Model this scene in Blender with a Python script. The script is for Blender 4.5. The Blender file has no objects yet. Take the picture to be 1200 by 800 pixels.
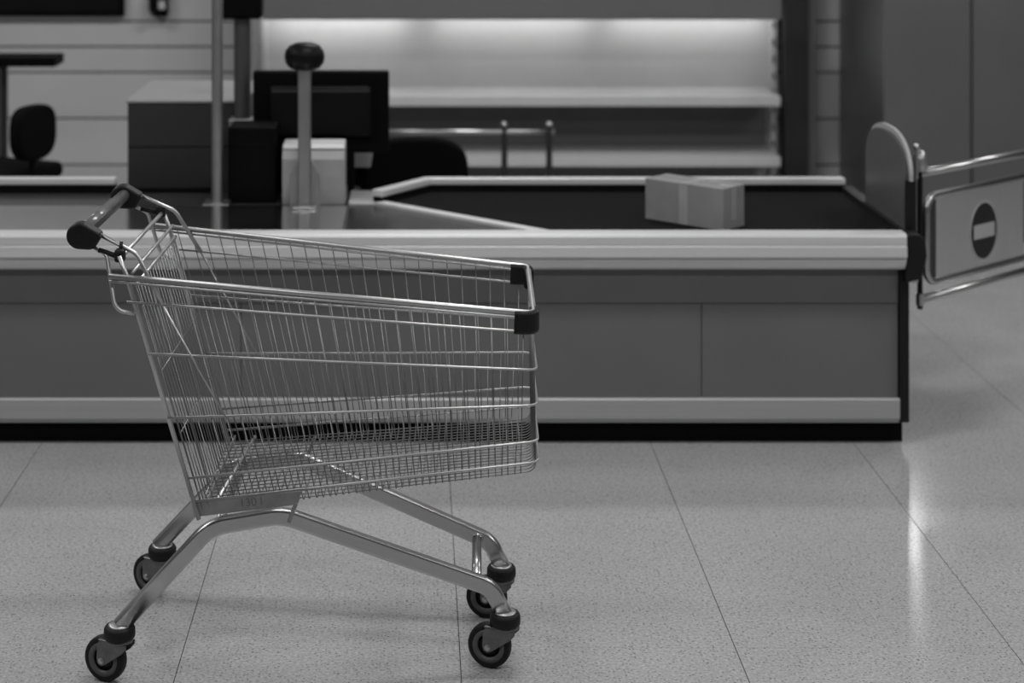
import bpy, bmesh, math, random
from mathutils import Vector, Matrix
random.seed(7)
PI = math.pi
S = bpy.context.scene
COL = S.collection

# ------------------------------------------------------------------ camera, world, exposure
cam_d = bpy.data.cameras.new('camera')
cam_d.sensor_width = 36.0
cam_d.lens = 63.0
cam_d.shift_x = 0.095
cam_d.shift_y = -0.4583
cam_d.clip_end = 60
cam_d.dof.use_dof = True
cam_d.dof.focus_distance = 4.05
cam_d.dof.aperture_fstop = 2.7
cam = bpy.data.objects.new('camera', cam_d)
cam.location = (0, 0, 1.8)
cam.rotation_euler = (PI / 2, 0, 0)
COL.objects.link(cam)
S.camera = cam

world = bpy.data.worlds.new('world')
S.world = world
world.use_nodes = True
world.node_tree.nodes['Background'].inputs[0].default_value = (0.5, 0.5, 0.5, 1)
world.node_tree.nodes['Background'].inputs[1].default_value = 0.05

S.view_settings.view_transform = 'Standard'
S.view_settings.look = 'None'
S.view_settings.gamma = 1.0
S.view_settings.use_curve_mapping = False
S.view_settings.exposure = 0.0

CEIL_POWER = 34.0       # each ceiling fixture
SHELF_POWER = 1.15       # each tube under the shelf canopy

# ------------------------------------------------------------------ materials
MATS = {}
def mat(name, v, rough=0.5, metal=0.0, noise=0.0, nscale=8.0, bump=0.0, bscale=60.0, stretch=(1, 1, 1), coat=0.0, rnoise=0.0, spec=0.5):
    if name in MATS: return MATS[name]
    m = bpy.data.materials.new(name); m.use_nodes = True
    nt = m.node_tree; N = nt.nodes; L = nt.links
    b = N['Principled BSDF']
    b.inputs['Base Color'].default_value = (v, v, v, 1)
    b.inputs['Roughness'].default_value = rough
    b.inputs['Metallic'].default_value = metal
    b.inputs['Coat Weight'].default_value = coat
    b.inputs['Specular IOR Level'].default_value = spec
    tc = N.new('ShaderNodeTexCoord'); mp = N.new('ShaderNodeMapping')
    mp.inputs['Scale'].default_value = stretch
    L.new(tc.outputs['Object'], mp.inputs['Vector'])
    nz = N.new('ShaderNodeTexNoise'); nz.inputs['Scale'].default_value = nscale
    nz.inputs['Detail'].default_value = 4
    L.new(mp.outputs['Vector'], nz.inputs['Vector'])
    amp = noise if noise else 0.03
    mr = N.new('ShaderNodeMapRange')
    mr.inputs['To Min'].default_value = max(0, v * (1 - amp)); mr.inputs['To Max'].default_value = v * (1 + amp)
    mr.inputs['From Min'].default_value = 0.3; mr.inputs['From Max'].default_value = 0.7
    L.new(nz.outputs['Fac'], mr.inputs['Value'])
    cb = N.new('ShaderNodeCombineColor')
    for i in range(3): L.new(mr.outputs['Result'], cb.inputs[i])
    L.new(cb.outputs['Color'], b.inputs['Base Color'])
    if rnoise:
        r2 = N.new('ShaderNodeMapRange')
        r2.inputs['From Min'].default_value = 0.3; r2.inputs['From Max'].default_value = 0.7
        r2.inputs['To Min'].default_value = max(0.02, rough - rnoise); r2.inputs['To Max'].default_value = rough + rnoise
        L.new(nz.outputs['Fac'], r2.inputs['Value']); L.new(r2.outputs['Result'], b.inputs['Roughness'])
    if bump:
        n2 = N.new('ShaderNodeTexNoise'); n2.inputs['Scale'].default_value = bscale; n2.inputs['Detail'].default_value = 3
        L.new(mp.outputs['Vector'], n2.inputs['Vector'])
        bp = N.new('ShaderNodeBump'); bp.inputs['Strength'].default_value = bump; bp.inputs['Distance'].default_value = 0.002
        L.new(n2.outputs['Fac'], bp.inputs['Height']); L.new(bp.outputs['Normal'], b.inputs['Normal'])
    MATS[name] = m
    return m

def emit_mat(name, strength):
    if name in MATS: return MATS[name]
    m = bpy.data.materials.new(name); m.use_nodes = True
    nt = m.node_tree; nt.nodes.clear()
    e = nt.nodes.new('ShaderNodeEmission'); o = nt.nodes.new('ShaderNodeOutputMaterial')
    e.inputs[0].default_value = (1, 1, 1, 1); e.inputs[1].default_value = strength
    nt.links.new(e.outputs[0], o.inputs[0])
    MATS[name] = m
    return m

def terrazzo(name, v):
    m = bpy.data.materials.new(name); m.use_nodes = True
    nt = m.node_tree; N = nt.nodes; L = nt.links; b = N['Principled BSDF']
    geo = N.new('ShaderNodeNewGeometry')
    vo = N.new('ShaderNodeTexVoronoi'); vo.inputs['Scale'].default_value = 118
    L.new(geo.outputs['Position'], vo.inputs['Vector'])
    # dark chips: random cells, only their centres
    lt = N.new('ShaderNodeMath'); lt.operation = 'LESS_THAN'; lt.inputs[1].default_value = 0.29
    L.new(vo.outputs['Distance'], lt.inputs[0])
    sp = N.new('ShaderNodeSeparateColor'); L.new(vo.outputs['Color'], sp.inputs[0])
    gt = N.new('ShaderNodeMath'); gt.operation = 'GREATER_THAN'; gt.inputs[1].default_value = 0.55
    L.new(sp.outputs[0], gt.inputs[0])
    mu = N.new('ShaderNodeMath'); mu.operation = 'MULTIPLY'
    L.new(lt.outputs[0], mu.inputs[0]); L.new(gt.outputs[0], mu.inputs[1])
    # fine mottle + broad cloudiness
    n1 = N.new('ShaderNodeTexNoise'); n1.inputs['Scale'].default_value = 130; n1.inputs['Detail'].default_value = 3
    n2 = N.new('ShaderNodeTexNoise'); n2.inputs['Scale'].default_value = 3.2; n2.inputs['Detail'].default_value = 4
    L.new(geo.outputs['Position'], n1.inputs['Vector']); L.new(geo.outputs['Position'], n2.inputs['Vector'])
    r1 = N.new('ShaderNodeMapRange'); r1.inputs['From Min'].default_value = .3; r1.inputs['From Max'].default_value = .7
    r1.inputs['To Min'].default_value = .74; r1.inputs['To Max'].default_value = 1.22
    r2 = N.new('ShaderNodeMapRange'); r2.inputs['From Min'].default_value = .3; r2.inputs['From Max'].default_value = .7
    r2.inputs['To Min'].default_value = .95; r2.inputs['To Max'].default_value = 1.05
    L.new(n1.outputs['Fac'], r1.inputs['Value']); L.new(n2.outputs['Fac'], r2.inputs['Value'])
    a = N.new('ShaderNodeMath'); a.operation = 'MULTIPLY'; L.new(r1.outputs['Result'], a.inputs[0]); L.new(r2.outputs['Result'], a.inputs[1])
    d = N.new('ShaderNodeMath'); d.operation = 'MULTIPLY_ADD'; d.inputs[1].default_value = -0.48; d.inputs[2].default_value = 1.0
    L.new(mu.outputs[0], d.inputs[0])
    a2 = N.new('ShaderNodeMath'); a2.operation = 'MULTIPLY'; L.new(a.outputs[0], a2.inputs[0]); L.new(d.outputs[0], a2.inputs[1])
    a3 = N.new('ShaderNodeMath'); a3.operation = 'MULTIPLY'; a3.inputs[1].default_value = v; L.new(a2.outputs[0], a3.inputs[0])
    cb = N.new('ShaderNodeCombineColor')
    for i in range(3): L.new(a3.outputs[0], cb.inputs[i])
    L.new(cb.outputs['Color'], b.inputs['Base Color'])
    rr = N.new('ShaderNodeMapRange'); rr.inputs['From Min'].default_value = .3; rr.inputs['From Max'].default_value = .7
    rr.inputs['To Min'].default_value = .165; rr.inputs['To Max'].default_value = .19
    L.new(n2.outputs['Fac'], rr.inputs['Value']); L.new(rr.outputs['Result'], b.inputs['Roughness'])
    b.inputs['Specular IOR Level'].default_value = 0.45
    return m

# ------------------------------------------------------------------ mesh helpers
def fillet(pts, rads, n=7):
    pts = [Vector(p) for p in pts]
    if not isinstance(rads, (list, tuple)): rads = [rads] * len(pts)
    out = [pts[0]]
    for i in range(1, len(pts) - 1):
        a, p, c = pts[i - 1], pts[i], pts[i + 1]
        d1 = (a - p); d2 = (c - p); l1 = d1.length; l2 = d2.length
        d1.normalize(); d2.normalize()
        ang = d1.angle(d2)
        r = rads[i]
        if ang > PI - 0.02 or r <= 0: out.append(p); continue
        t = min(r / math.tan(ang / 2), l1 * 0.48, l2 * 0.48)
        r = t * math.tan(ang / 2)
        bis = (d1 + d2).normalized()
        ce = p + bis * (r / math.sin(ang / 2))
        s = p + d1 * t - ce; e = p + d2 * t - ce
        tot = s.angle(e); ax = s.cross(e).normalized()
        for k in range(n + 1):
            out.append(ce + Matrix.Rotation(tot * k / n, 3, ax) @ s)
    out.append(pts[-1])
    return out

class MB:
    def __init__(s): s.v = []; s.f = []; s.sm = []
    def add(s, vs, fs, smooth=False):
        o = len(s.v); s.v += [tuple(x) for x in vs]; s.f += [tuple(i + o for i in q) for q in fs]; s.sm += [smooth] * len(fs)
        return s
    def bm(s, bm, smooth=False):
        bm.verts.index_update()
        s.add([v.co[:] for v in bm.verts], [[v.index for v in f.verts] for f in bm.faces], smooth); bm.free(); return s
    def box(s, a, b, bev=0.0, seg=2, M=None):
        bm = bmesh.new(); bmesh.ops.create_cube(bm, size=1)
        c = [(a[i] + b[i]) / 2 for i in range(3)]; d = [abs(b[i] - a[i]) for i in range(3)]
        for v in bm.verts: v.co = Vector((v.co.x * d[0] + c[0], v.co.y * d[1] + c[1], v.co.z * d[2] + c[2]))
        if bev: bmesh.ops.bevel(bm, geom=bm.edges[:], offset=bev, segments=seg, affect='EDGES', profile=0.5)
        if M: bm.transform(M)
        return s.bm(bm)
    def sweep(s, pts, prof, up=None, closed=False, cap=True, smooth=True):
        """prof: list of (a,b) offsets along (side, up) frame"""
        pts = [Vector(p) for p in pts]; n = len(pts); m = len(prof)
        T = []
        for i in range(n):
            if closed: t = pts[(i + 1) % n] - pts[i - 1]
            elif i == 0: t = pts[1] - pts[0]
            elif i == n - 1: t = pts[-1] - pts[-2]
            else: t = (pts[i + 1] - pts[i]).normalized() + (pts[i] - pts[i - 1]).normalized()
            T.append(t.normalized())
        if up is None:
            u = Vector((0, 0, 1)) if abs(T[0].z) < .9 else Vector((1, 0, 0))
        else: u = Vector(up)
        vs = []
        for i in range(n):
            u0 = (Vector(up) if up is not None else u)
            side = T[i].cross(u0)
            if side.length < 1e-6: side = T[i].orthogonal()
            side.normalize(); u = side.cross(T[i]).normalized()
            for a, b in prof: vs.append(pts[i] + side * a + u * b)
        fs = []
        for i in range(n if closed else n - 1):
            j = (i + 1) % n
            for k in range(m):
                l = (k + 1) % m
                fs.append((i * m + k, i * m + l, j * m + l, j * m + k))
        if cap and not closed:
            fs.append(tuple(range(m))); fs.append(tuple((n - 1) * m + k for k in range(m - 1, -1, -1)))
        return s.add(vs, fs, smooth)
    def tube(s, pts, r, n=10, closed=False, up=None):
        return s.sweep(pts, [(r * math.cos(2 * PI * k / n), r * math.sin(2 * PI * k / n)) for k in range(n)], up, closed)
    def cyl(s, p0, p1, r, n=20, r2=None):
        p0 = Vector(p0); p1 = Vector(p1); t = (p1 - p0).normalized(); a = t.orthogonal().normalized(); b = t.cross(a)
        r2 = r if r2 is None else r2
        vs = []; fs = []
        for p, q in ((p0, r), (p1, r2)):
            for k in range(n): vs.append(p + (a * math.cos(2 * PI * k / n) + b * math.sin(2 * PI * k / n)) * q)
        s.add(vs, [(k, (k + 1) % n, n + (k + 1) % n, n + k) for k in range(n)], True)
        s.add(vs, [tuple(range(n - 1, -1, -1)), tuple(range(n, 2 * n))], False)
        return s
    def lathe(s, prof, n=24, M=None, smooth=True):
        """prof: (r, z) closed or open, revolve about Z"""
        vs = []; m = len(prof)
        for k in range(n):
            a = 2 * PI * k / n
            for r, z in prof: vs.append(Vector((r * math.cos(a), r * math.sin(a), z)))
        if M: vs = [M @ v for v in vs]
        fs = []
        for k in range(n):
            l = (k + 1) % n
            for i in range(m - 1): fs.append((k * m + i, l * m + i, l * m + i + 1, k * m + i + 1))
        return s.add(vs, fs, smooth)
    def prism(s, poly, axis, a, b, bev=0.0, seg=2):
        """poly: 2-D points; axis 'X': (y,z), 'Y': (x,z), 'Z': (x,y); extruded a..b"""
        def mk(p, h):
            return {'X': (h, p[0], p[1]), 'Y': (p[0], h, p[1]), 'Z': (p[0], p[1], h)}[axis]
        bm = bmesh.new(); A = [bm.verts.new(mk(p, a)) for p in poly]; B = [bm.verts.new(mk(p, b)) for p in poly]
        n = len(poly)
        f1 = bm.faces.new(A); f2 = bm.faces.new(B[::-1])
        for i in range(n): bm.faces.new((A[i], A[(i + 1) % n], B[(i + 1) % n], B[i])[::-1])
        bmesh.ops.recalc_face_normals(bm, faces=bm.faces[:])
        if bev:
            bmesh.ops.bevel(bm, geom=list(set(f1.edges[:] + f2.edges[:])), offset=bev, segments=seg, affect='EDGES', profile=0.5)
        return s.bm(bm)
    def build(s, name, material, parent=None, angle=None):
        me = bpy.data.meshes.new(name); me.from_pydata(s.v, [], s.f)
        for p, q in zip(me.polygons, s.sm): p.use_smooth = q
        bm = bmesh.new(); bm.from_mesh(me); bmesh.ops.recalc_face_normals(bm, faces=bm.faces[:]); bm.to_mesh(me); bm.free()
        if material: me.materials.append(material)
        o = bpy.data.objects.new(name, me); COL.objects.link(o)
        if parent: o.parent = parent
        return o

def tag(o, label=None, cat=None, group=None, kind=None):
    if label: o['label'] = label
    if cat: o['category'] = cat
    if group: o['group'] = group
    if kind: o['kind'] = kind
    return o
def empty(name, loc=(0, 0, 0), rz=0):
    o = bpy.data.objects.new(name, None); COL.objects.link(o); o.location = loc; o.rotation_euler = (0, 0, rz)
    o.empty_display_size = .1
    return o
def share(src, loc, parent=None, scale=None):
    c = src.copy(); COL.objects.link(c); c.location = loc
    if parent is not None: c.parent = parent
    if scale: c.scale = scale
    return c
def rrect(w, h, r, n=4):
    out = []
    for cx, cy, a0 in ((w / 2 - r, h / 2 - r, 0), (-w / 2 + r, h / 2 - r, PI / 2), (-w / 2 + r, -h / 2 + r, PI), (w / 2 - r, -h / 2 + r, 1.5 * PI)):
        for k in range(n + 1):
            a = a0 + PI / 2 * k / n; p = (cx + r * math.cos(a), cy + r * math.sin(a))
            e = .0012; q = (p[0] + e * math.sin(a), p[1] - e * math.cos(a)); q2 = (p[0] - e * math.sin(a), p[1] + e * math.cos(a))
            if k == 0: out.append(q)
            out.append(p)
            if k == n: out.append(q2)
    return out

# ------------------------------------------------------------------ palette
FLOOR = terrazzo('terrazzo_tile', 0.375)
GROUT = mat('floor_grout', 0.05, 0.8)
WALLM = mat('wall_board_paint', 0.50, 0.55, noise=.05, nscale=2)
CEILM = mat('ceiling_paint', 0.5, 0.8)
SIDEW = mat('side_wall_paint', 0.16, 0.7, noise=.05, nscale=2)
CHROME = mat('zinc_plated_wire', 0.52, 0.40, 1.0, noise=.04, nscale=20)
TUBE = mat('chassis_zinc_tube', 0.52, 0.28, 1.0, noise=.03, nscale=12)
THINW = mat('thin_basket_wire', 0.23, 0.38, 1.0, noise=.04, nscale=20)
PLATE = mat('zinc_plate', 0.34, 0.45, 1.0, noise=.14, nscale=30)
FORK = mat('caster_fork_steel', 0.20, 0.42, 1.0, noise=.15, nscale=60)
BLACKP = mat('black_plastic', 0.008, 0.45, spec=.3, bump=.15, bscale=300)
BLACKR = mat('black_rubber', 0.008, 0.6, spec=.3, bump=.2, bscale=250)
GRIP = mat('grip_plastic', 0.06, 0.35, noise=.15, nscale=30)
SLEEVE = mat('grip_sleeve_film', 0.13, 0.22, noise=.2, nscale=25)
HUB = mat('wheel_hub_grey', 0.085, 0.45, noise=.1, nscale=60)
PANEL = mat('counter_laminate', 0.14, 0.45, noise=.04, nscale=4, bump=.08, bscale=120)
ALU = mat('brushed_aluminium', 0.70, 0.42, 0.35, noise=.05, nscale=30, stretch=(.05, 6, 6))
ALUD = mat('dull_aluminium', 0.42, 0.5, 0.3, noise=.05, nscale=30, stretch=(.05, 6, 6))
KICK = mat('kick_plate_black', 0.003, 0.7, spec=.1)
BELT = mat('belt_rubber', 0.0085, 0.8, spec=.05, noise=.06, nscale=30, bump=.1, bscale=200)
DECKD = mat('dark_deck', 0.03, 0.25, noise=.08, nscale=10)
STEELD = mat('steel_deck', 0.75, 0.15, 1.0, noise=.02, nscale=6)
ENDP = mat('end_board_laminate', 0.075, 0.4, noise=.05, nscale=12)
CARD = mat('cardboard', 0.22, 0.75, noise=.07, nscale=14, bump=.15, bscale=90)
TAPE = mat('packing_tape', 0.31, 0.32, noise=.06, nscale=20)
BLK = mat('device_black', 0.002, 0.55, spec=.08)
BLK2 = mat('device_black_satin', 0.005, 0.4, spec=.15)
FABRIC = mat('chair_fabric_black', 0.003, 0.9, spec=.1, bump=.3, bscale=300)
WHITE = mat('white_plastic', 0.55, 0.4)
POLE = mat('satin_steel_pole', 0.40, 0.4, 1.0, noise=.06, nscale=20)
CABI = mat('cabinet_grey', 0.032, 0.5, spec=.3)
CABT = mat('cabinet_top_light', 0.28, 0.5)
SHELFM = mat('shelf_enamel', 0.55, 0.45)
SHELFB = mat('shelf_back_panel', 0.46, 0.55)
FASC = mat('canopy_fascia', 0.13, 0.5)
DARKUP = mat('dark_upright', 0.03, 0.5)
FRIDGE = mat('cold_room_steel', 0.24, 0.42, 0.9, noise=.04, nscale=3)
SIGNB = mat('sign_black', 0.01, 0.5)
SIGNW = mat('sign_white', 0.45, 0.5)
BRUSH = mat('gate_brushed_steel', 0.8, 0.42, 1.0, noise=.02, nscale=14, stretch=(8, 8, .3))

# ------------------------------------------------------------------ room shell
XL, XR, YB, YF, ZC = -6.0, 6.5, -4.0, 9.6, 3.3
floor = tag(MB().box((XL, YB, -.1), (XR, YF, -.003)).build('floor', GROUT), kind='structure')
TW, TL = .64, 1.35
tile = MB().box((0, 0, -.02), (TW - .0020, TL - .0006, 0), .0003, 1).build('tile', FLOOR, floor)
first = True
for j in range(-7, 4):
    for i in range(-10, 10):
        x = .105 + TW * i; y = 5.51 + TL * j
        if x < XL - .5 or x > XR - .2 or y > YF or y < YB: continue
        if first: tile.location = (x, y, 0); first = False
        else: share(tile, (x, y, 0), floor)
tag(MB().box((XL, YB, ZC), (XR, YF, ZC + .1)).build('ceiling', CEILM), kind='structure')
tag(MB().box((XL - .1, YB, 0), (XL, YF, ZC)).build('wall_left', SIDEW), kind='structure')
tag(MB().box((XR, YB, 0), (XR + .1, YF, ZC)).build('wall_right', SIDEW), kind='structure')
tag(MB().box((XL, YB - .1, 0), (XR, YB, ZC)).build('wall_front', SIDEW), kind='structure')
wall = tag(MB().box((XL, YF + .012, 0), (XR, YF + .15, ZC)).build('wall_back', DARKUP), kind='structure')
zs = [0, .23, .479, .726, .863, 1.0, 1.25, 1.5, 1.75, 2.0, 2.3, 2.6, 2.95, ZC]
for a, b in zip(zs[:-1], zs[1:]):
    MB().box((XL, YF, a + .005), (XR, YF + .02, b - .005), .003, 1).build('board', WALLM, wall)

# ceiling fixtures with their own light
def fixture(x, y, label, power=CEIL_POWER):
    r = empty('ceiling_light', (x, y, ZC))
    tag(r, label, 'light', 'fluorescent ceiling fixtures above the checkout')
    MB().box((-.66, -.16, -.06), (.66, .16, 0), .008).build('housing', WHITE, r)
    MB().box((-.62, -.13, -.068), (.62, .13, -.06)).build('diffuser', emit_mat('diffuser_glow', 1.0), r)
    ld = bpy.data.lights.new('tube_light', 'AREA'); ld.shape = 'RECTANGLE'; ld.size = 1.24; ld.size_y = .26; ld.energy = power
    lo = bpy.data.objects.new('tube_light', ld); COL.objects.link(lo); lo.parent = r; lo.location = (0, 0, -.075)
rows = [('over the front aisle', 1.9), ('over the trolley', 4.6), ('behind the counter', 7.5)]
for nm, y in rows:
    for cn, x in (('left', -3.2), ('middle', 0.2), ('right', 3.6)):
        fixture(x, y, 'white fluorescent ceiling fixture %s, %s row' % (nm, cn))

# ------------------------------------------------------------------ checkout counter
ct = empty('checkout_counter', (-.35, 6.05, 0))
tag(ct, 'long grey checkout counter with black belt and aluminium edge rails', 'counter')
OFF = Vector((.35, -6.05, 0))
class CB(MB):
    def build(s, name, material, parent=None):
        s.v = [tuple(Vector(q) + OFF) for q in s.v]
        return MB.build(s, name, material, parent)
CX0, CX1 = -2.35, 1.522
CB().box((CX0, 5.66, .07), (CX1, 6.42, .64)).build('body', PANEL, ct)
CB().box((CX0, 5.668, 0), (1.542, 6.40, .072)).build('kick_plate', KICK, ct)
CB().box((CX0, 5.64, .4435), (CX1, 5.662, .557), .0015, 1).build('upper_panel', PANEL, ct)
for a, b in ((CX0, -2.0), (-2.0, -.547), (-.547, .903), (.903, CX1)):
    CB().box((a + .001, 5.64, .147), (b - .001, 5.662, .4415), .0015, 1).build('front_panel', PANEL, ct)
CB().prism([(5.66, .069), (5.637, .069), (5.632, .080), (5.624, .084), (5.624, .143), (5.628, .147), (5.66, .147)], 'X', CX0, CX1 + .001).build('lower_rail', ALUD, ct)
CB().prism([(5.64, .674), (5.584, .674), (5.577, .670), (5.574, .664), (5.574, .641), (5.577, .638), (5.570, .634), (5.568, .604), (5.572, .599), (5.584, .597), (5.578, .591), (5.592, .566), (5.60, .559), (5.64, .559)],
           'X', CX0, 1.531).build('top_rail', ALU, ct)
# black right end: panel below, bumper around the corner
CB().box((1.523, 5.625, .072), (1.553, 6.45, .60), .003).build('end_panel', BLACKP, ct)
CB().prism([(1.532, .60), (1.532, .672), (1.572, .672), (1.592, .655), (1.597, .60), (1.59, .565), (1.575, .53), (1.532, .52)], 'Y', 5.582, 6.45, .006).build('corner_bumper', BLACKP, ct)
# belt and decks
CB().prism([(-.106, 6.19), (.058, 6.412), (1.546, 6.412), (1.546, 5.63), (.463, 5.63)], 'Z', .63, .655).build('conveyor_belt', BELT, ct)
CB().prism([(-.225, 5.63), (.44, 5.63), (-.135, 6.17), (-.225, 6.17)], 'Z', .63, .653).build('scanner_deck', DECKD, ct)
CB().box((-.228, 6.172, .63), (-.106, 6.42, .660), .002).build('steel_plate', ALUD, ct)
d = Vector((.49, -.46, 0)).normalized(); nrm = Vector((-d.y, d.x, 0))
a = Vector((-.118, 6.185, 0)); b = Vector((.463, 5.635, 0))
poly = [(a + nrm * .02)[:2], (a - nrm * .02)[:2], (b - nrm * .02)[:2], (b + nrm * .02)[:2]]
CB().prism(poly, 'Z', .64, .664, .003).build('diverter_strip', ALU, ct)
CB().box((CX0, 5.63, .63), (-.23, 6.14, .657), .002).build('steel_deck', STEELD, ct)
CB().box((CX0, 6.145, .63), (-.233, 6.42, .650), .002).build('rear_deck', DECKD, ct)
# rear rail; the shade on its lower inner face is a black strip
def rail_poly(pts, w0, w1):
    out = []; back = []
    P = [Vector(p) for p in pts]
    for i, p in enumerate(P):
        if i == 0: t = P[1] - P[0]
        elif i == len(P) - 1: t = P[-1] - P[-2]
        else: t = (P[i + 1] - P[i]).normalized() + (P[i] - P[i - 1]).normalized()
        t.normalize(); n = Vector((-t.y, t.x))
        out.append((p + n * w0)[:]); back.append((p + n * w1)[:])
    return out + back[::-1]
path = [(-.11, 6.185), (.058, 6.43), (1.545, 6.43)]
CB().prism(rail_poly(path, 0, .045), 'Z', .677, .701, .004).build('rear_rail', ALU, ct)
CB().prism(rail_poly(path, .004, .04), 'Z', .64, .677).build('shade_and_back_strip', KICK, ct)  # black colour stands in for shade between rail and belt
CB().box((CX0, 6.43, .677), (-1.075, 6.475, .701), .004).build('rear_rail', ALU, ct)
CB().box((CX0, 6.434, .60), (-1.075, 6.47, .677)).build('shade_and_back_strip', KICK, ct)
CB().box((-1.075, 6.425, .60), (-.72, 6.445, .668)).build('shade_and_back_strip', KICK, ct)  # black back strip of the counter itself
CB().box((-.52, 6.42, .60), (-.20, 6.56, .650), .002).build('deck_extension', DECKD, ct)
# rounded end board
arc = [(5.905 - .25 * math.copysign(abs(math.cos(t)) ** .8, math.cos(t)), .825 + .125 * math.sin(t) ** .85) for t in [PI * k / 28 for k in range(29)]]
eb = CB().prism([(5.655, .56)] + arc + [(6.155, .56)], 'X', 1.548, 1.578).build('end_board', ENDP, ct)
ring = [Vector((1.563, y, z)) for y, z in arc]
CB().sweep(ring, [(-.0165, -.004), (.0165, -.004), (.0165, .006), (-.0165, .006)], None, smooth=False).build('edge_trim', ALUD, eb)
CB().box((1.546, 5.648, .60), (1.581, 5.658, .828), .002).build('edge_strip', BLACKP, eb)

# ------------------------------------------------------------------ parcel on the belt
bx = empty('parcel', (.914, 5.858, .6555), math.radians(-43))
tag(bx, 'sealed cardboard parcel with packing tape lying on the black conveyor belt', 'box')
hl, hw, hh = .152, .062, .135
MB().box((-hl, -hw, 0), (hl, hw, hh), .0025, 2).build('carton', CARD, bx)
tp = MB()
tp.box((-.018, -hw - .0006, .002), (.016, -hw, hh)); tp.box((-.018, -hw - .0006, hh), (.016, hw + .0006, hh + .0006)); tp.box((-.018, hw, .002), (.016, hw + .0006, hh))
tp.build('cross_tape', TAPE, bx)
t2 = MB()
t2.box((hl, -.016, .03), (hl + .0006, .012, hh)); t2.box((.10, -.016, hh), (hl + .0006, .012, hh + .0008))
t2.build('end_tape', TAPE, bx)
MB().box((-hl + .004, -.0008, hh - .0002), (hl - .004, .0008, hh + .0007)).build('flap_seam', mat('carton_seam', .12, .8), bx)

# ------------------------------------------------------------------ entrance gate
gt = empty('swing_gate', (1.655, 5.87, 0), math.radians(41))
tag(gt, 'chrome swing gate with brushed steel panel beside the counter end', 'gate')
g = MB(); g.cyl((0, 0, .37), (0, 0, .83), .009); g.build('pivot_post', BLACKP, gt)
g = MB(); g.lathe([(0.0, .125), (.012, .122), (.02, .112), (.024, .095), (.024, .06), (.02, .055), (0, .055)], 20, Matrix.Translation((0, 0, .765))); g.build('pivot_cap', CHROME, gt)
g = MB(); g.lathe([(.011 * math.sin(PI * k / 8), -.011 * math.cos(PI * k / 8)) for k in range(9)], 14, Matrix.Translation((-.035, -.01, .905))); g.cyl((-.035, -.01, .80), (-.035, -.01, .9), .006, 10); g.build('pivot_bolt', CHROME, gt)
for z in (.805, .462):
    MB().cyl((-.045, .040, z), (0, 0, z), .006).build('mount_arm', TUBE, gt)
g = MB(); g.cyl((0, 0, .382), (0, 0, .42), .013); g.build('lower_collar', TUBE, gt)
MB().tube([(0, 0, .813), (.98, 0, .813)], .0135, 14).build('top_bar', TUBE, gt)
MB().tube([(0, 0, .400), (.98, 0, .400)], .0135, 14).build('bottom_bar', TUBE, gt)
MB().tube(fillet([(.98, 0, .732), (.035, 0, .732), (.035, 0, .448), (.98, 0, .448)], [0, .05, .05, 0]), .0125, 14, up=(0, 1, 0)).build('frame_loop', TUBE, gt)
gp = MB().box((.087, -.005, .455), (.628, .005, .726), .001, 1).build('gate_panel', BRUSH, gt)
def disc(cx, cz, rx, rz, y0, y1, n=40):
    return MB().prism([(cx + rx * math.cos(2 * PI * k / n), cz + rz * math.sin(2 * PI * k / n)) for k in range(n)], 'Y', y0, y1)
sg = disc(.374, .578, .0865, .102, -.0062, -.005).build('sign_border', SIGNW, gp)
disc(.374, .578, .080, .095, -.0070, -.0055).build('sign_disc', SIGNB, gp)
MB().box((.374 - .064, -.0078, .578 - .024), (.374 + .064, -.0068, .578 + .024)).build('sign_bar', SIGNW, gp)
MB().box((.040, -.003, .455), (.084, .003, .726), .001, 1).build('infill_strip', mat('gate_infill_dark', .05, .5, .3), gt)
MB().box((.66, -.004, .455), (.97, .004, .726), .001, 1).build('gate_panel', BRUSH, gt)

# ------------------------------------------------------------------ things on the counter
pl = empty('counter_pole', (-.683, 6.20, .651))
tag(pl, 'slim steel pole rising from the counter left of the black box', 'pole')
MB().cyl((0, 0, 0), (0, 0, 1.5), .0195, 24).build('post', POLE, pl)
MB().box((-.045, -.05, 0), (.045, .05, .008), .003).build('base_plate', POLE, pl)

dp = empty('display_post', (-.628, 6.53, 0))
tag(dp, 'thick dark post carrying a black customer display behind the counter', 'display')
MB().cyl((0, 0, 0), (0, 0, 1.28), .031, 24).build('post', mat('dark_post', .09, .4, .6), dp)
MB().box((-.075, -.06, 1.268), (.075, .05, 1.40), .015, 3).build('display_head', BLK, dp)
MB().box((-.045, -.045, .87), (.045, .045, .905), .004).build('clamp', POLE, dp)

bb = MB().box((-.083, -.09, 0), (.083, .09, .262), .006, 2).build('receipt_printer', BLK)
bb.location = (-.566, 6.32, .651)
bb2 = MB().box((-.055, -.092, .2), (.055, -.089, .203)).build('paper_slot', BLK2, bb)
tag(bb, 'plain black upright box on the counter behind the steel pole', 'printer')

mo = empty('monitor', (-.335, 6.46, .0))
tag(mo, 'black flat monitor seen from behind beside the display post', 'monitor')
mo.location = (-.337, 6.46, .6505)
mz = -.6505
MB().box((-.245, -.02, .79 + mz), (.245, .02, 1.085 + mz), .008, 2).build('screen_casing', BLK, mo)
MB().box((-.183, -.045, .85 + mz), (.183, -.018, 1.035 + mz), .012, 2).build('rear_bulge', BLK2, mo)
MB().box((-.20, -.018, .0), (.12, .012, .2), .006).build('stand_neck', BLK, mo)
MB().box((-.12, -.07, .0), (.095, .07, .012), .004).build('stand_foot', BLK, mo)
MB().box((-.175, -.0475, 1.013 + mz), (.175, -.0445, 1.019 + mz)).build('vent_ridge', mat('vent_grey', .05, .3), mo)

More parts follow.
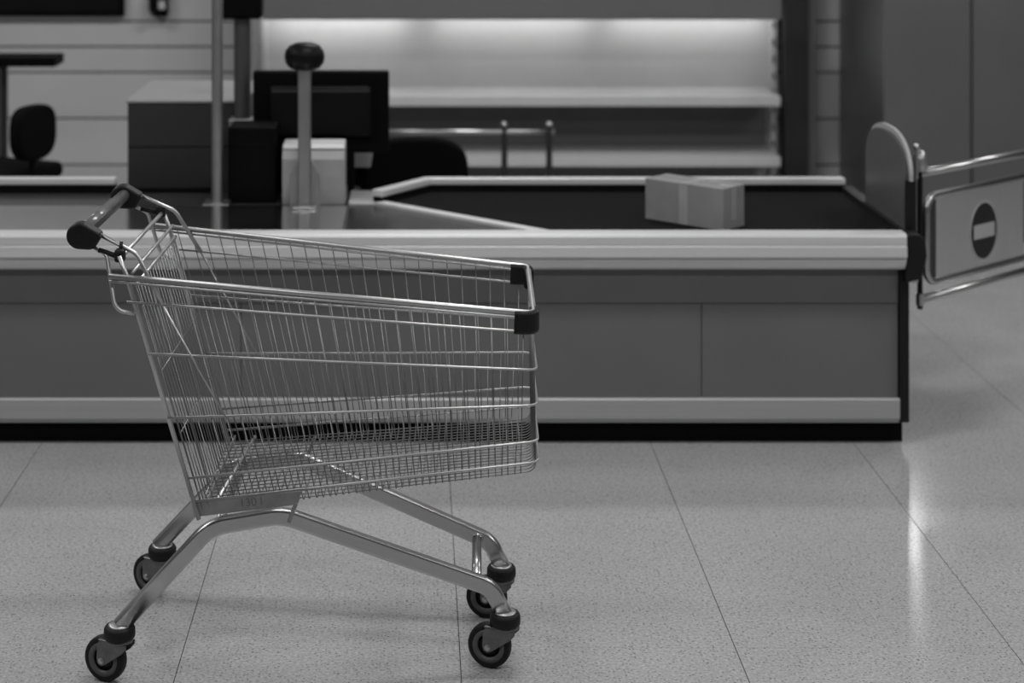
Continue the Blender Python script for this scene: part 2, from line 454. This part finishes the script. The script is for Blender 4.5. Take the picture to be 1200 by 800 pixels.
te = empty('payment_terminal', (-.350, 6.262, .6510))
tag(te, 'pale silver terminal housing behind the pole with the round black head', 'terminal')
MB().prism([(-.065, 0), (-.065, .155), (-.052, .19), (.06, .204), (.06, 0)], 'X', -.109, .109, .006).build('housing', mat('terminal_silver', .36, .4, .3), te)
MB().prism([(-.062, .194), (-.045, .204), (.055, .208), (.055, .192), (-.055, .183)], 'X', -.107, .107, .003).build('bright_lid', WHITE, te)
MB().box((.1, -.05, .0), (.112, .05, .05), .004).build('side_bracket', POLE, te)

lp = empty('scanner_pole', (-.375, 6.10, .6575))
tag(lp, 'short steel pole topped with a round black head on the counter', 'pole')
MB().box((-.022, -.018, 0), (.022, .018, .48), .008, 3).build('post', POLE, lp)
MB().box((-.040, -.035, 0), (.040, .035, .009), .003).build('base_plate', POLE, lp)
MB().prism([(-.05, 0.0), (-.05, .11), (-.035, .14), (-.022, .16), (.022, .16), (.035, .14), (.05, .11), (.05, 0)], 'Y', .016, .05, .003).build('cradle', mat('cradle_grey', .24, .4, .4), lp)
hd = MB()
hp = [(0, -.048), (.022, -.048), (.05, -.040), (.065, -.022), (.069, -.002), (.065, .02), (.052, .037), (.03, .046), (0, .049)]
hd.lathe(hp, 28, Matrix.Translation((0, 0, .515)) @ Matrix.Diagonal((1, .8, 1, 1)))
hd.build('round_head', BLK2, lp)

pb = MB().prism([(-.04, 0), (.03, 0), (.042, .075), (-.04, .075)], 'Y', -.03, .03, .003).build('paper_holder', WHITE)
pb.location = (-.195, 6.70, .70)
pbs = MB().box((-.03, -.02, -.70), (.02, .02, 0.001)).build('stand', BLK, pb)
tag(pb, 'small white paper holder between the monitor and the chair back', 'holder')

# ------------------------------------------------------------------ cabinet behind the counter
cb = empty('drawer_cabinet', (-.845, 6.93, 0))
tag(cb, 'dark grey drawer cabinet with pale top behind the counter', 'cabinet')
MB().box((-.215, -.31, 0), (.215, .31, .948)).build('body', CABI, cb)
MB().box((-.222, -.323, .948), (.222, .32, .958), .003).build('cabinet_top', CABT, cb)
for z0, z1 in ((.787, .944), (.60, .783), (.40, .596), (.02, .396)):
    MB().box((-.212, -.322, z0), (.212, -.308, z1), .002, 1).build('drawer_front', CABI, cb)

# ------------------------------------------------------------------ office chairs
def chair(loc, rz, label, w, h, zb, zt, seat_z):
    r = empty('office_chair', loc, rz); tag(r, label, 'chair', 'black office chairs')
    n = 36; poly = []
    for k in range(n):
        a = 2 * PI * k / n; c, s_ = math.cos(a), math.sin(a)
        e = .62 if s_ > 0 else .75
        poly.append((w / 2 * math.copysign(abs(c) ** e, c), (zb + zt) / 2 + (zt - zb) / 2 * math.copysign(abs(s_) ** e, s_)))
    bk = MB().prism(poly, 'Y', -.035, .03, .018, 4); bk.build('backrest', FABRIC, r)
    s = MB().box((-.23, .0, seat_z - .035), (.23, .43, seat_z + .035), .03, 4); s.build('seat', FABRIC, r)
    MB().tube(fillet([(0, .0, (zb + zt) / 2 - .05), (0, -.0, seat_z - .06), (0, .2, seat_z - .055)], [0, .04, 0]), .014, 10, up=(1, 0, 0)).build('back_bracket', BLK, r)
    MB().cyl((0, .21, .09), (0, .21, seat_z - .03), .026, 16).build('gas_column', BLK, r)
    for k in range(5):
        a = 2 * PI * k / 5 + .3
        e = (.27 * math.cos(a), .21 + .27 * math.sin(a))
        lg = MB().tube([(0, .21, .10), (e[0], e[1], .068)], .018, 8).build('base_leg', BLK, r)
        wv = MB().cyl((e[0] - .018 * math.sin(a), e[1] + .018 * math.cos(a), .028), (e[0] + .018 * math.sin(a), e[1] - .018 * math.cos(a), .028), .028, 14)
        wv.cyl((e[0], e[1], .04), (e[0], e[1], .07), .008, 8)
        wv.build('castor', BLK, lg)
    return r
chair((.01, 6.98, 0), 0, 'black office chair with wide rounded backrest behind the belt', .40, .4, .44, .768, .45)
chair((-1.625, 7.62, 0), math.radians(64), 'small black office chair under the dark table by the wall', .26, .3, .575, .81, .505)

# dark table far left
tb = empty('high_table', (-2.43, 8.28, -.048))
tag(tb, 'dark high table against the boarded wall behind the small chair', 'table')
MB().box((-1.0, -.08, .955), (.785, .13, 1.0), .006).build('table_top', BLK, tb)
MB().box((-.98, .0, .90), (.45, .02, .956)).build('apron', BLK, tb)
for x, y in ((.50, -.04), (.50, .09), (-.95, -.04), (-.95, .09)):
    MB().box((x - .025, y - .025, .048), (x + .025, y + .025, .966), .003).build('leg', mat('table_leg', .03, .5), tb)

# wall screen and small wall device
ws = MB().box((-1.4, -.02, 0), (1.4, .02, .22), .006).build('wall_screen', BLK)
ws.location = (-2.95, 9.575, 1.03)
MB().box((-1.37, -.022, .03), (1.37, -.0195, .19)).build('screen_glass', BLK2, ws)
tag(ws, 'wide black screen mounted on the boarded back wall', 'screen')
wd = empty('wall_phone', (-1.36, 9.58, 1.03)); tag(wd, 'small dark wall phone right of the black screen', 'phone')
MB().box((-.045, -.05, 0), (.045, .015, .17), .012, 3).build('phone_body', BLK, wd)
MB().tube(fillet([(-.02, -.055, .02), (-.035, -.09, .04), (-.035, -.09, .14), (-.02, -.055, .16)], .02), .014, 10).build('handset', BLK2, wd)
MB().box((-.005, -.056, .04), (.033, -.049, .085), .004).build('keypad', WHITE, wd)

# ------------------------------------------------------------------ shelving with lit canopy
sh = empty('wall_shelving', (.55, 9.35, 0))
tag(sh, 'empty wall shelving with lit canopy behind the checkout', 'shelving')
SX0, SX1 = -1.37, 1.36
MB().box((SX0, .20, 0), (SX1, .235, 1.75)).build('back_panel', SHELFB, sh)
MB().box((SX0 + .05, -.30, 1.085), (SX1 - .06, .20, 1.11), .002).build('canopy_top', FASC, sh)
MB().box((SX0 + .05, -.32, 1.055), (SX1 - .06, -.30, 1.40), .004).build('canopy_fascia', FASC, sh)
for x in (SX0 + .02, SX1 - .005):
    MB().box((x - .016, .165, 0), (x + .016, .205, 1.7)).build('slotted_upright', SHELFM, sh)
for x in (SX1 - .005,):
    for k in range(9):
        MB().box((x - .005, .158, .25 + k * .09), (x + .005, .166, .285 + k * .09)).build('slot', DARKUP, sh)
for zz in (.626, .316):
    MB().box((SX0 + .02, -.17, zz - .026), (SX1 - .035, .20, zz + .026), .004).build('shelf', SHELFM, sh)
MB().box((SX0, -.2, 0), (SX1, .2, .10), .004).build('base_shelf', mat('shelf_base_dark', .05, .5), sh)
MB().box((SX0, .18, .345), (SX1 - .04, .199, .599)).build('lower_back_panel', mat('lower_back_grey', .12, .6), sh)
for x0, x1 in ((-1.32, -.58), (-.46, .38), (.48, 1.31)):
    tbm = MB().cyl((x0, .06, 1.065), (x1, .06, 1.065), .013, 14).build('light_tube', emit_mat('shelf_tube_glow', 1.2), sh)
    MB().box((x0 - .015, .035, 1.055), (x0, .085, 1.086)).build('tube_holder', DARKUP, tbm)
    MB().box((x1, .035, 1.055), (x1 + .015, .085, 1.086)).build('tube_holder', DARKUP, tbm)
    ld = bpy.data.lights.new('shelf_light', 'AREA'); ld.shape = 'RECTANGLE'; ld.size = x1 - x0; ld.size_y = .03; ld.energy = SHELF_POWER
    lo = bpy.data.objects.new('shelf_light', ld); COL.objects.link(lo); lo.parent = sh; lo.location = ((x0 + x1) / 2, .075, 1.046)
    lo.rotation_euler = (math.radians(35), 0, 0)
MB().box((SX1 + .04, .10, 0), (SX1 + .166, .22, 1.75), .004).build('side_post', DARKUP, sh)
MB().box((SX1 + .17, .14, 0), (SX1 + .215, .22, 1.75), .004).build('side_trim', mat('side_trim_grey', .2, .5), sh)
MB().box((SX0 - .03, -.30, 0), (SX0 - .005, .22, 1.75), .004).build('side_trim', mat('side_trim_grey', .2, .5), sh)

# barrier rail in front of the shelves
br = empty('barrier_rail', (.40, 8.0, 0))
tag(br, 'low tubular barrier rail with two posts before the shelving', 'rail')
for x in (0, .20):
    p = MB().cyl((x, 0, 0), (x, 0, .665), .014, 14).build('post', mat('barrier_dark', .05, .4, .5), br)
    MB().lathe([(.015 * math.sin(PI * k / 8), -.015 * math.cos(PI * k / 8)) for k in range(9)], 12, Matrix.Translation((x, 0, .672))).build('post_cap', TUBE, p)
    MB().lathe([(0, .0), (.05, 0), (.05, .006), (.018, .012)], 16, Matrix.Translation((x, 0, 0))).build('foot', BLK, p)
MB().tube([(-.55, 0, .640), (.225, 0, .640)], .012, 12).build('rail_bar', TUBE, br)
MB().cyl((-.55, 0, 0), (-.55, 0, .65), .014, 14).build('post', mat('barrier_dark', .05, .4, .5), br)

# steel cold room on the right, with lamp above the frame
cr = empty('cold_room', (4.3, 9.1, 0))
tag(cr, 'tall brushed steel cold cabinet at the right behind the gate', 'cabinet')
MB().box((-2.03, -.40, 0), (1.9, .48, 1.66), .004).build('carcass', FRIDGE, cr)
for x0, x1 in ((-2.03, -1.607), (-1.599, -.75), (-.742, .1), (.108, 1.0)):
    MB().box((x0, -.425, .06), (x1, -.40, 1.64), .004).build('door_panel', FRIDGE, cr)
wl = empty('cabinet_lamp', (2.368, 8.672, 1.44))
tag(wl, 'small lit lamp high on the front of the steel cabinet', 'lamp')
MB().box((-.06, -.02, -.13), (.06, .004, .13), .006).build('lamp_housing', BLK, wl)
MB().box((-.04, -.026, -.09), (.04, -.018, .09), .004).build('lamp_lens', emit_mat('lamp_glow', 32.0), wl)

# ------------------------------------------------------------------ shopping cart
RX, RY = -.2, 4.2
cart = empty('shopping_cart', (RX, RY, 0), math.radians(-2.0))
tag(cart, 'empty wire shopping cart with black handle ends in front of counter', 'cart')
def L(x, v, z): return Vector((x - RX, v, z))
def lerp(a, b, t): return a + (b - a) * t

# chassis rails
def chassis_v(x): return lerp(.236, .136, (x + .639) / (.839))
def chassis(sgn):
    pts = [(-.645, .128), (-.448, .3405), (-.289, .3625), (.176, .1855), (.208, .122)]
    P = [L(x, sgn * chassis_v(x), z) for x, z in pts]
    P = fillet(P, [0, .10, .12, .06, 0], 10)
    m = MB().sweep(P, rrect(.024, .037, .006), None)
    # keep the section upright: side axis along v
    return m
for sgn in (-1, 1):
    chassis(sgn).build('chassis_tube', TUBE, cart)
MB().tube([L(.145, -chassis_v(.145), .192), L(.145, chassis_v(.145), .192)], .0115, 12).build('front_crossbar', TUBE, cart)
MB().tube([L(-.43, -chassis_v(-.43), .345), L(-.43, chassis_v(-.43), .345)], .010, 12).build('rear_crossbar', TUBE, cart)

# casters
def caster(x, v, ang):
    """ang: heading of the trailing wheel in the cart frame"""
    M = Matrix.Translation(L(x, v, 0)) @ Matrix.Rotation(ang, 4, 'Z')
    fk = MB()
    # fork: crown + two cheeks, wheel trails along +X of the local frame
    fk.lathe([(0, .1), (.029, .1), (.030, .097), (.030, .093), (.0, .093)], 20, M)
    q = MB().box((-.02, -.0195, .094), (.044, .0195, .097), .001, 1); fk.add([M @ Vector(p) for p in q.v], q.f)
    for s in (-1, 1):
        cheek = [(-.028, .094), (.040, .094), (.0465, .086), (.0475, .052), (.045, .043), (.036, .0385), (.028, .042), (-.016, .072), (-.028, .085)]
        q = MB().prism(cheek, 'Y', s * .0165, s * .0195)
        fk.add([M @ Vector(p) for p in q.v], q.f)
    f = fk.build('caster', FORK, cart)
    RC = mat('hub_recess_black', .01, .6)
    wc = M @ Matrix.Translation((.036, 0, .05)) @ Matrix.Rotation(PI / 2, 4, 'X')
    MB().lathe([(.036, -.0125), (.044, -.0135), (.0485, -.011), (.05, -.005), (.05, .005), (.0485, .011), (.044, .0135), (.036, .0125)], 36, wc).build('tyre', BLACKR, f)
    MB().lathe([(.0255, -.008), (.027, -.0125), (.0375, -.0130), (.0375, .0130), (.027, .0125), (.0255, .008)], 36, wc).build('wheel_hub', HUB, f)
    MB().lathe([(0, -.011), (.014, -.011), (.017, -.006), (.026, -.005), (.026, .005), (.017, .006), (.014, .011), (0, .011)], 30, wc).build('hub_disc', RC, f)
    b = MB()
    b.cyl(wc @ Vector((0, 0, -.0235)), wc @ Vector((0, 0, .0235)), .0045, 12); b.cyl(wc @ Vector((0, 0, -.0205)), wc @ Vector((0, 0, .0205)), .007, 16); b.build('axle_bolt', TUBE, f)
    T = Matrix.Translation(L(x, v, 0))
    MB().lathe([(.02, .1), (.031, .1), (.0345, .104), (.0350, .112), (.0345, .122), (.031, .128), (.022, .129)], 32, T).build('bumper_ring', BLACKR, f)
    MB().lathe([(0, .132), (.022, .132), (.0255, .130), (.0255, .126)], 28, T).build('top_washer', CHROME, f)
caster(-.6475, -.236, math.radians(180 - 22))
caster(-.6355, .236, math.radians(180 - 30))
caster(.2091, -.136, math.radians(180 - 18))
caster(.2045, .136, math.radians(180 - 14))

# basket: rim is the part, its wires are sub-parts
WR, LR = .00125, .0028
def top_v(s): return lerp(.280, .235, s)
def bot_v(s): return lerp(.248, .200, s)
TR, TF = (-.6235, .9096), (.2708, .8276)
BR, BF = (-.4724, .383), (.271, .463)
def edge_pt(front, z):
    if front: t = (z - BF[1]) / (TF[1] - BF[1]); x = lerp(.279, .2708, t); s = 1
    else: t = (z - BR[1]) / (TR[1] - BR[1]); x = lerp(BR[0], TR[0], t); s = 0
    return x, lerp(bot_v(s), top_v(s), t)
rim = MB()
xr = -.662
rimpts = [L(xr, -.282, .9132), L(.2708, -.235, .8276), L(.2708, .235, .8276), L(xr, .282, .9132)]
rim.tube(fillet(rimpts, .022), .0066, 12, up=(0, 0, 1))
basket = rim.build('basket_rim', CHROME, cart)
MB().tube(fillet([p + Vector((0, 0, -.0115)) for p in rimpts], .022), .0028, 8, up=(0, 0, 1)).build('rim_wire', CHROME, basket)
for zr, zf in ((.8561, .7853), (.7408, .7003), (.5974, .6206), (.4618, .5384), (.41, .4912)):
    xa, va = edge_pt(False, zr); xb, vb = edge_pt(True, zf)
    x0 = xa - (.015 if zr > .85 else 0.002)
    MB().tube(fillet([L(x0, -va - .003, zr), L(xb + .004, -vb - .003, zf), L(xb + .004, vb + .003, zf), L(x0, va + .003, zr)], .024), LR, 8, up=(0, 0, 1)).build('hoop_wire', CHROME, basket)
NU = 25
for k in range(NU):
    s = .02 + .955 * k / (NU - 1)
    xt, zt = lerp(TR[0], TF[0], s), lerp(TR[1], TF[1], s)
    xb, zb = lerp(BR[0], BF[0] - .008, s), lerp(BR[1], BF[1], s)
    j = random.uniform(-.002, .002)
    P = [L(xt, -top_v(s), zt - .004), L(xb + j, -bot_v(s), zb), L(xb - j, bot_v(s), zb), L(xt, top_v(s), zt - .004)]
    MB().tube(fillet(P, .012, 4), WR, 6, up=(1, 0, 0)).build('cage_wire', THINW, basket)
for k in range(NU - 1):
    # short wires closing the mesh of the lower basket
    s = .02 + .955 * (k + .5) / (NU - 1)
    xh, zh = lerp(-.5366, .274, s), lerp(.5974, .6206, s)
    xb, zb = lerp(BR[0], BF[0] - .008, s), lerp(BR[1], BF[1], s)
    th = (zh - zb) / (lerp(TR[1], TF[1], s) - zb); vh = lerp(bot_v(s), top_v(s), th)
    P = [L(xh, -vh, zh), L(xb, -bot_v(s), zb), L(xb, bot_v(s), zb), L(xh, vh, zh)]
    MB().tube(fillet(P, .012, 4), .0013, 6, up=(1, 0, 0)).build('lower_cage_wire', THINW, basket)
NF = 20
for k in range(NF):
    q = -1 + 2 * (k + .5) / NF
    P = [L(BR[0], q * bot_v(0), BR[1] + .004), L(BF[0] + .006, q * bot_v(1), BF[1] + .003), L(TF[0], q * top_v(1), TF[1])]
    MB().tube(fillet(P, .022, 6), WR, 6, up=(0, 1, 0)).build('floor_wire', THINW, basket)
for sgn in (-1, 1):
    # rear upright
    MB().tube([L(-.6412, sgn * .272, .955), L(-.6235, sgn * .272, .908), L(-.4684, sgn * .25, .370)], .0052, 10).build('rear_upright', CHROME, basket)
    # side plate with bent bracket
    pp = MB()
    poly = [(-.4859, .4063), (-.2411, .4346), (-.2480, .4090), (-.2656, .4026), (-.4784, .3743)]
    y0 = sgn * (bot_v(.15) + .004)
    q = MB().prism([(x - RX, z) for x, z in poly], 'Y', min(y0, y0 + sgn * .003), max(y0, y0 + sgn * .003))
    if sgn < 0:
        pl_ = q.build('side_plate', PLATE, basket)
        cu = bpy.data.curves.new('stamp', 'FONT'); cu.body = '130 l'; cu.size = .026; cu.extrude = .0002
        tmp = bpy.data.objects.new('stamp', cu); COL.objects.link(tmp)
        dg = bpy.context.evaluated_depsgraph_get(); me = bpy.data.meshes.new_from_object(tmp.evaluated_get(dg))
        bpy.data.objects.remove(tmp)
        st = bpy.data.objects.new('stamped_marking', me); COL.objects.link(st); st.parent = pl_
        me.materials.clear(); me.materials.append(mat('stamp_dark', .20, .6, .8))
        st.location = L(-.378, y0 - .0033, .3975); st.rotation_euler = (PI / 2, math.radians(-6.6), 0)
    MB().box((-.0045, -.003, -.025), (.0045, .003, .022), .001, 1, Matrix.Translation(L(-.262, sgn * (bot_v(.2) - .002), .384)) @ Matrix.Rotation(math.radians(21), 4, 'Y')).build('support_bracket', PLATE, cart)
# rear transverse flat bar on the basket floor
MB().box((-.0015, -.245, -.002), (.0015, .245, .010), .0005, 1, Matrix.Translation(L(-.455, 0, .392))).build('rear_floor_bar', PLATE, basket)
MB().tube([L(-.44, -.246, .392), L(-.405, .246, .398)], .004, 8).build('floor_rod', CHROME, basket)
# black corner caps with the front of the rim showing between
for sgn in (-1, 1):
    cpo = [L(.228, sgn * .2375, .8290 - .02), L(.2718, sgn * .2365, .8275 - .02), L(.2718, sgn * .194, .8275 - .02)]
    MB().sweep(fillet(cpo, .022, 8), rrect(.024, .052, .009), (0, 0, 1)).build('corner_cap', BLACKP, cart)

# rear flap
fl = MB()
bars = [(.9494, .262, .0048), (.9167, .262, .0040), (.890, .262, .0040)]
def rx(z): return lerp(-.6235, -.4684, (.908 - z) / (.908 - .370))
m = MB(); z, w, r = bars[0]; m.tube([L(-.640, -w, z), L(-.640, w, z)], r, 10)
flap = m.build('rear_flap', CHROME, cart)
for z, w, r in bars[1:]:
    MB().tube([L(rx(z) + .012, -w, z), L(rx(z) + .012, w, z)], r, 8).build('flap_bar', CHROME, flap)
NW = 18
for k in range(NW):
    q = -1 + 2 * (k + .5) / NW
    MB().tube([L(rx(.89) + .012, q * .262, .892), L(rx(.40) + .010, q * .238, .398)], WR, 6).build('flap_wire', THINW, flap)
for z, w in ((.70, .255), (.56, .248), (.402, .24)):
    MB().tube([L(rx(z) + .014, -w, z), L(rx(z) + .014, w, z)], .0013, 6).build('flap_bar', THINW, flap)

# handle: arms, loops, end caps, grip
HV = .240
for sgn in (-1, 1):
    arm = [L(-.705, sgn * HV, 1.003), L(-.606, sgn * (HV + .012), .956), L(-.545, sgn * .274, .849)]
    MB().tube(fillet(arm, [0, .04, 0]), .0050, 10, up=(0, 1, 0)).build('handle_arm', CHROME, cart)
    MB().tube([L(-.548, sgn * .273, .854), L(-.405, sgn * .270, .60)], .0022, 8).build('brace_wire', CHROME, cart)
    lo = [L(-.715, sgn * HV, .974), L(-.674, sgn * (HV + .008), .952), L(-.6475, sgn * .284, .839), L(-.606, sgn * .276, .829)]
    MB().tube(fillet(lo, [0, .02, .03, 0]), .0046, 10, up=(0, 1, 0)).build('handle_stay', CHROME, cart)
    c0 = (-.7330, .9945); rr_ = .0300
    poly = [(c0[0] + rr_ * math.cos(a), c0[1] + rr_ * .98 * math.sin(a)) for a in [math.radians(72 + (262 - 72) * k / 16) for k in range(17)]]
    poly += [(-.712, .9640), (-.702, .9665), (-.685, .993), (-.688, 1.002)]
    y0 = sgn * HV
    MB().prism([(x - RX, z) for x, z in poly], 'Y', y0 - .019, y0 + .019, .007, 3).build('handle_cap', BLACKP, cart)
    q = MB(); q.cyl(L(-.734, sgn * (HV + .0175), .9945), L(-.734, sgn * (HV + .0205), .9945), .008, 16); q.build('cap_screw', BLACKR, cart)
    cl = MB().box((-.010, -.014, -.012), (.012, .014, .016), .005, 2, Matrix.Translation(L(-.643, sgn * .258, .952)))
    cl.tube([L(-.645, sgn * .258, .950), L(-.672, sgn * .248, .957), L(-.692, sgn * .244, .962)], .006, 8)
    cl.tube([L(-.643, sgn * .256, .955), L(-.640, sgn * .252, .983)], .004, 8)
    cl.build('hinge_clip', BLACKR, cart)
MB().tube([L(-.729, -HV, .998), L(-.729, HV, .998)], .0150, 20).build('grip_bar', GRIP, cart)
n = 20; prof = [(.0172 * math.cos(PI * .15 + PI * 1.0 * k / n), .0172 * math.sin(PI * .15 + PI * 1.0 * k / n)) for k in range(n + 1)]
prof += [(.0155 * math.cos(PI * .15 + PI * 1.0 * k / n), .0155 * math.sin(PI * .15 + PI * 1.0 * k / n)) for k in range(n, -1, -1)]
MB().sweep([L(-.729, -.20, .998), L(-.729, .10, .998)], prof, (0, 0, 1)).build('grip_sleeve', SLEEVE, cart)
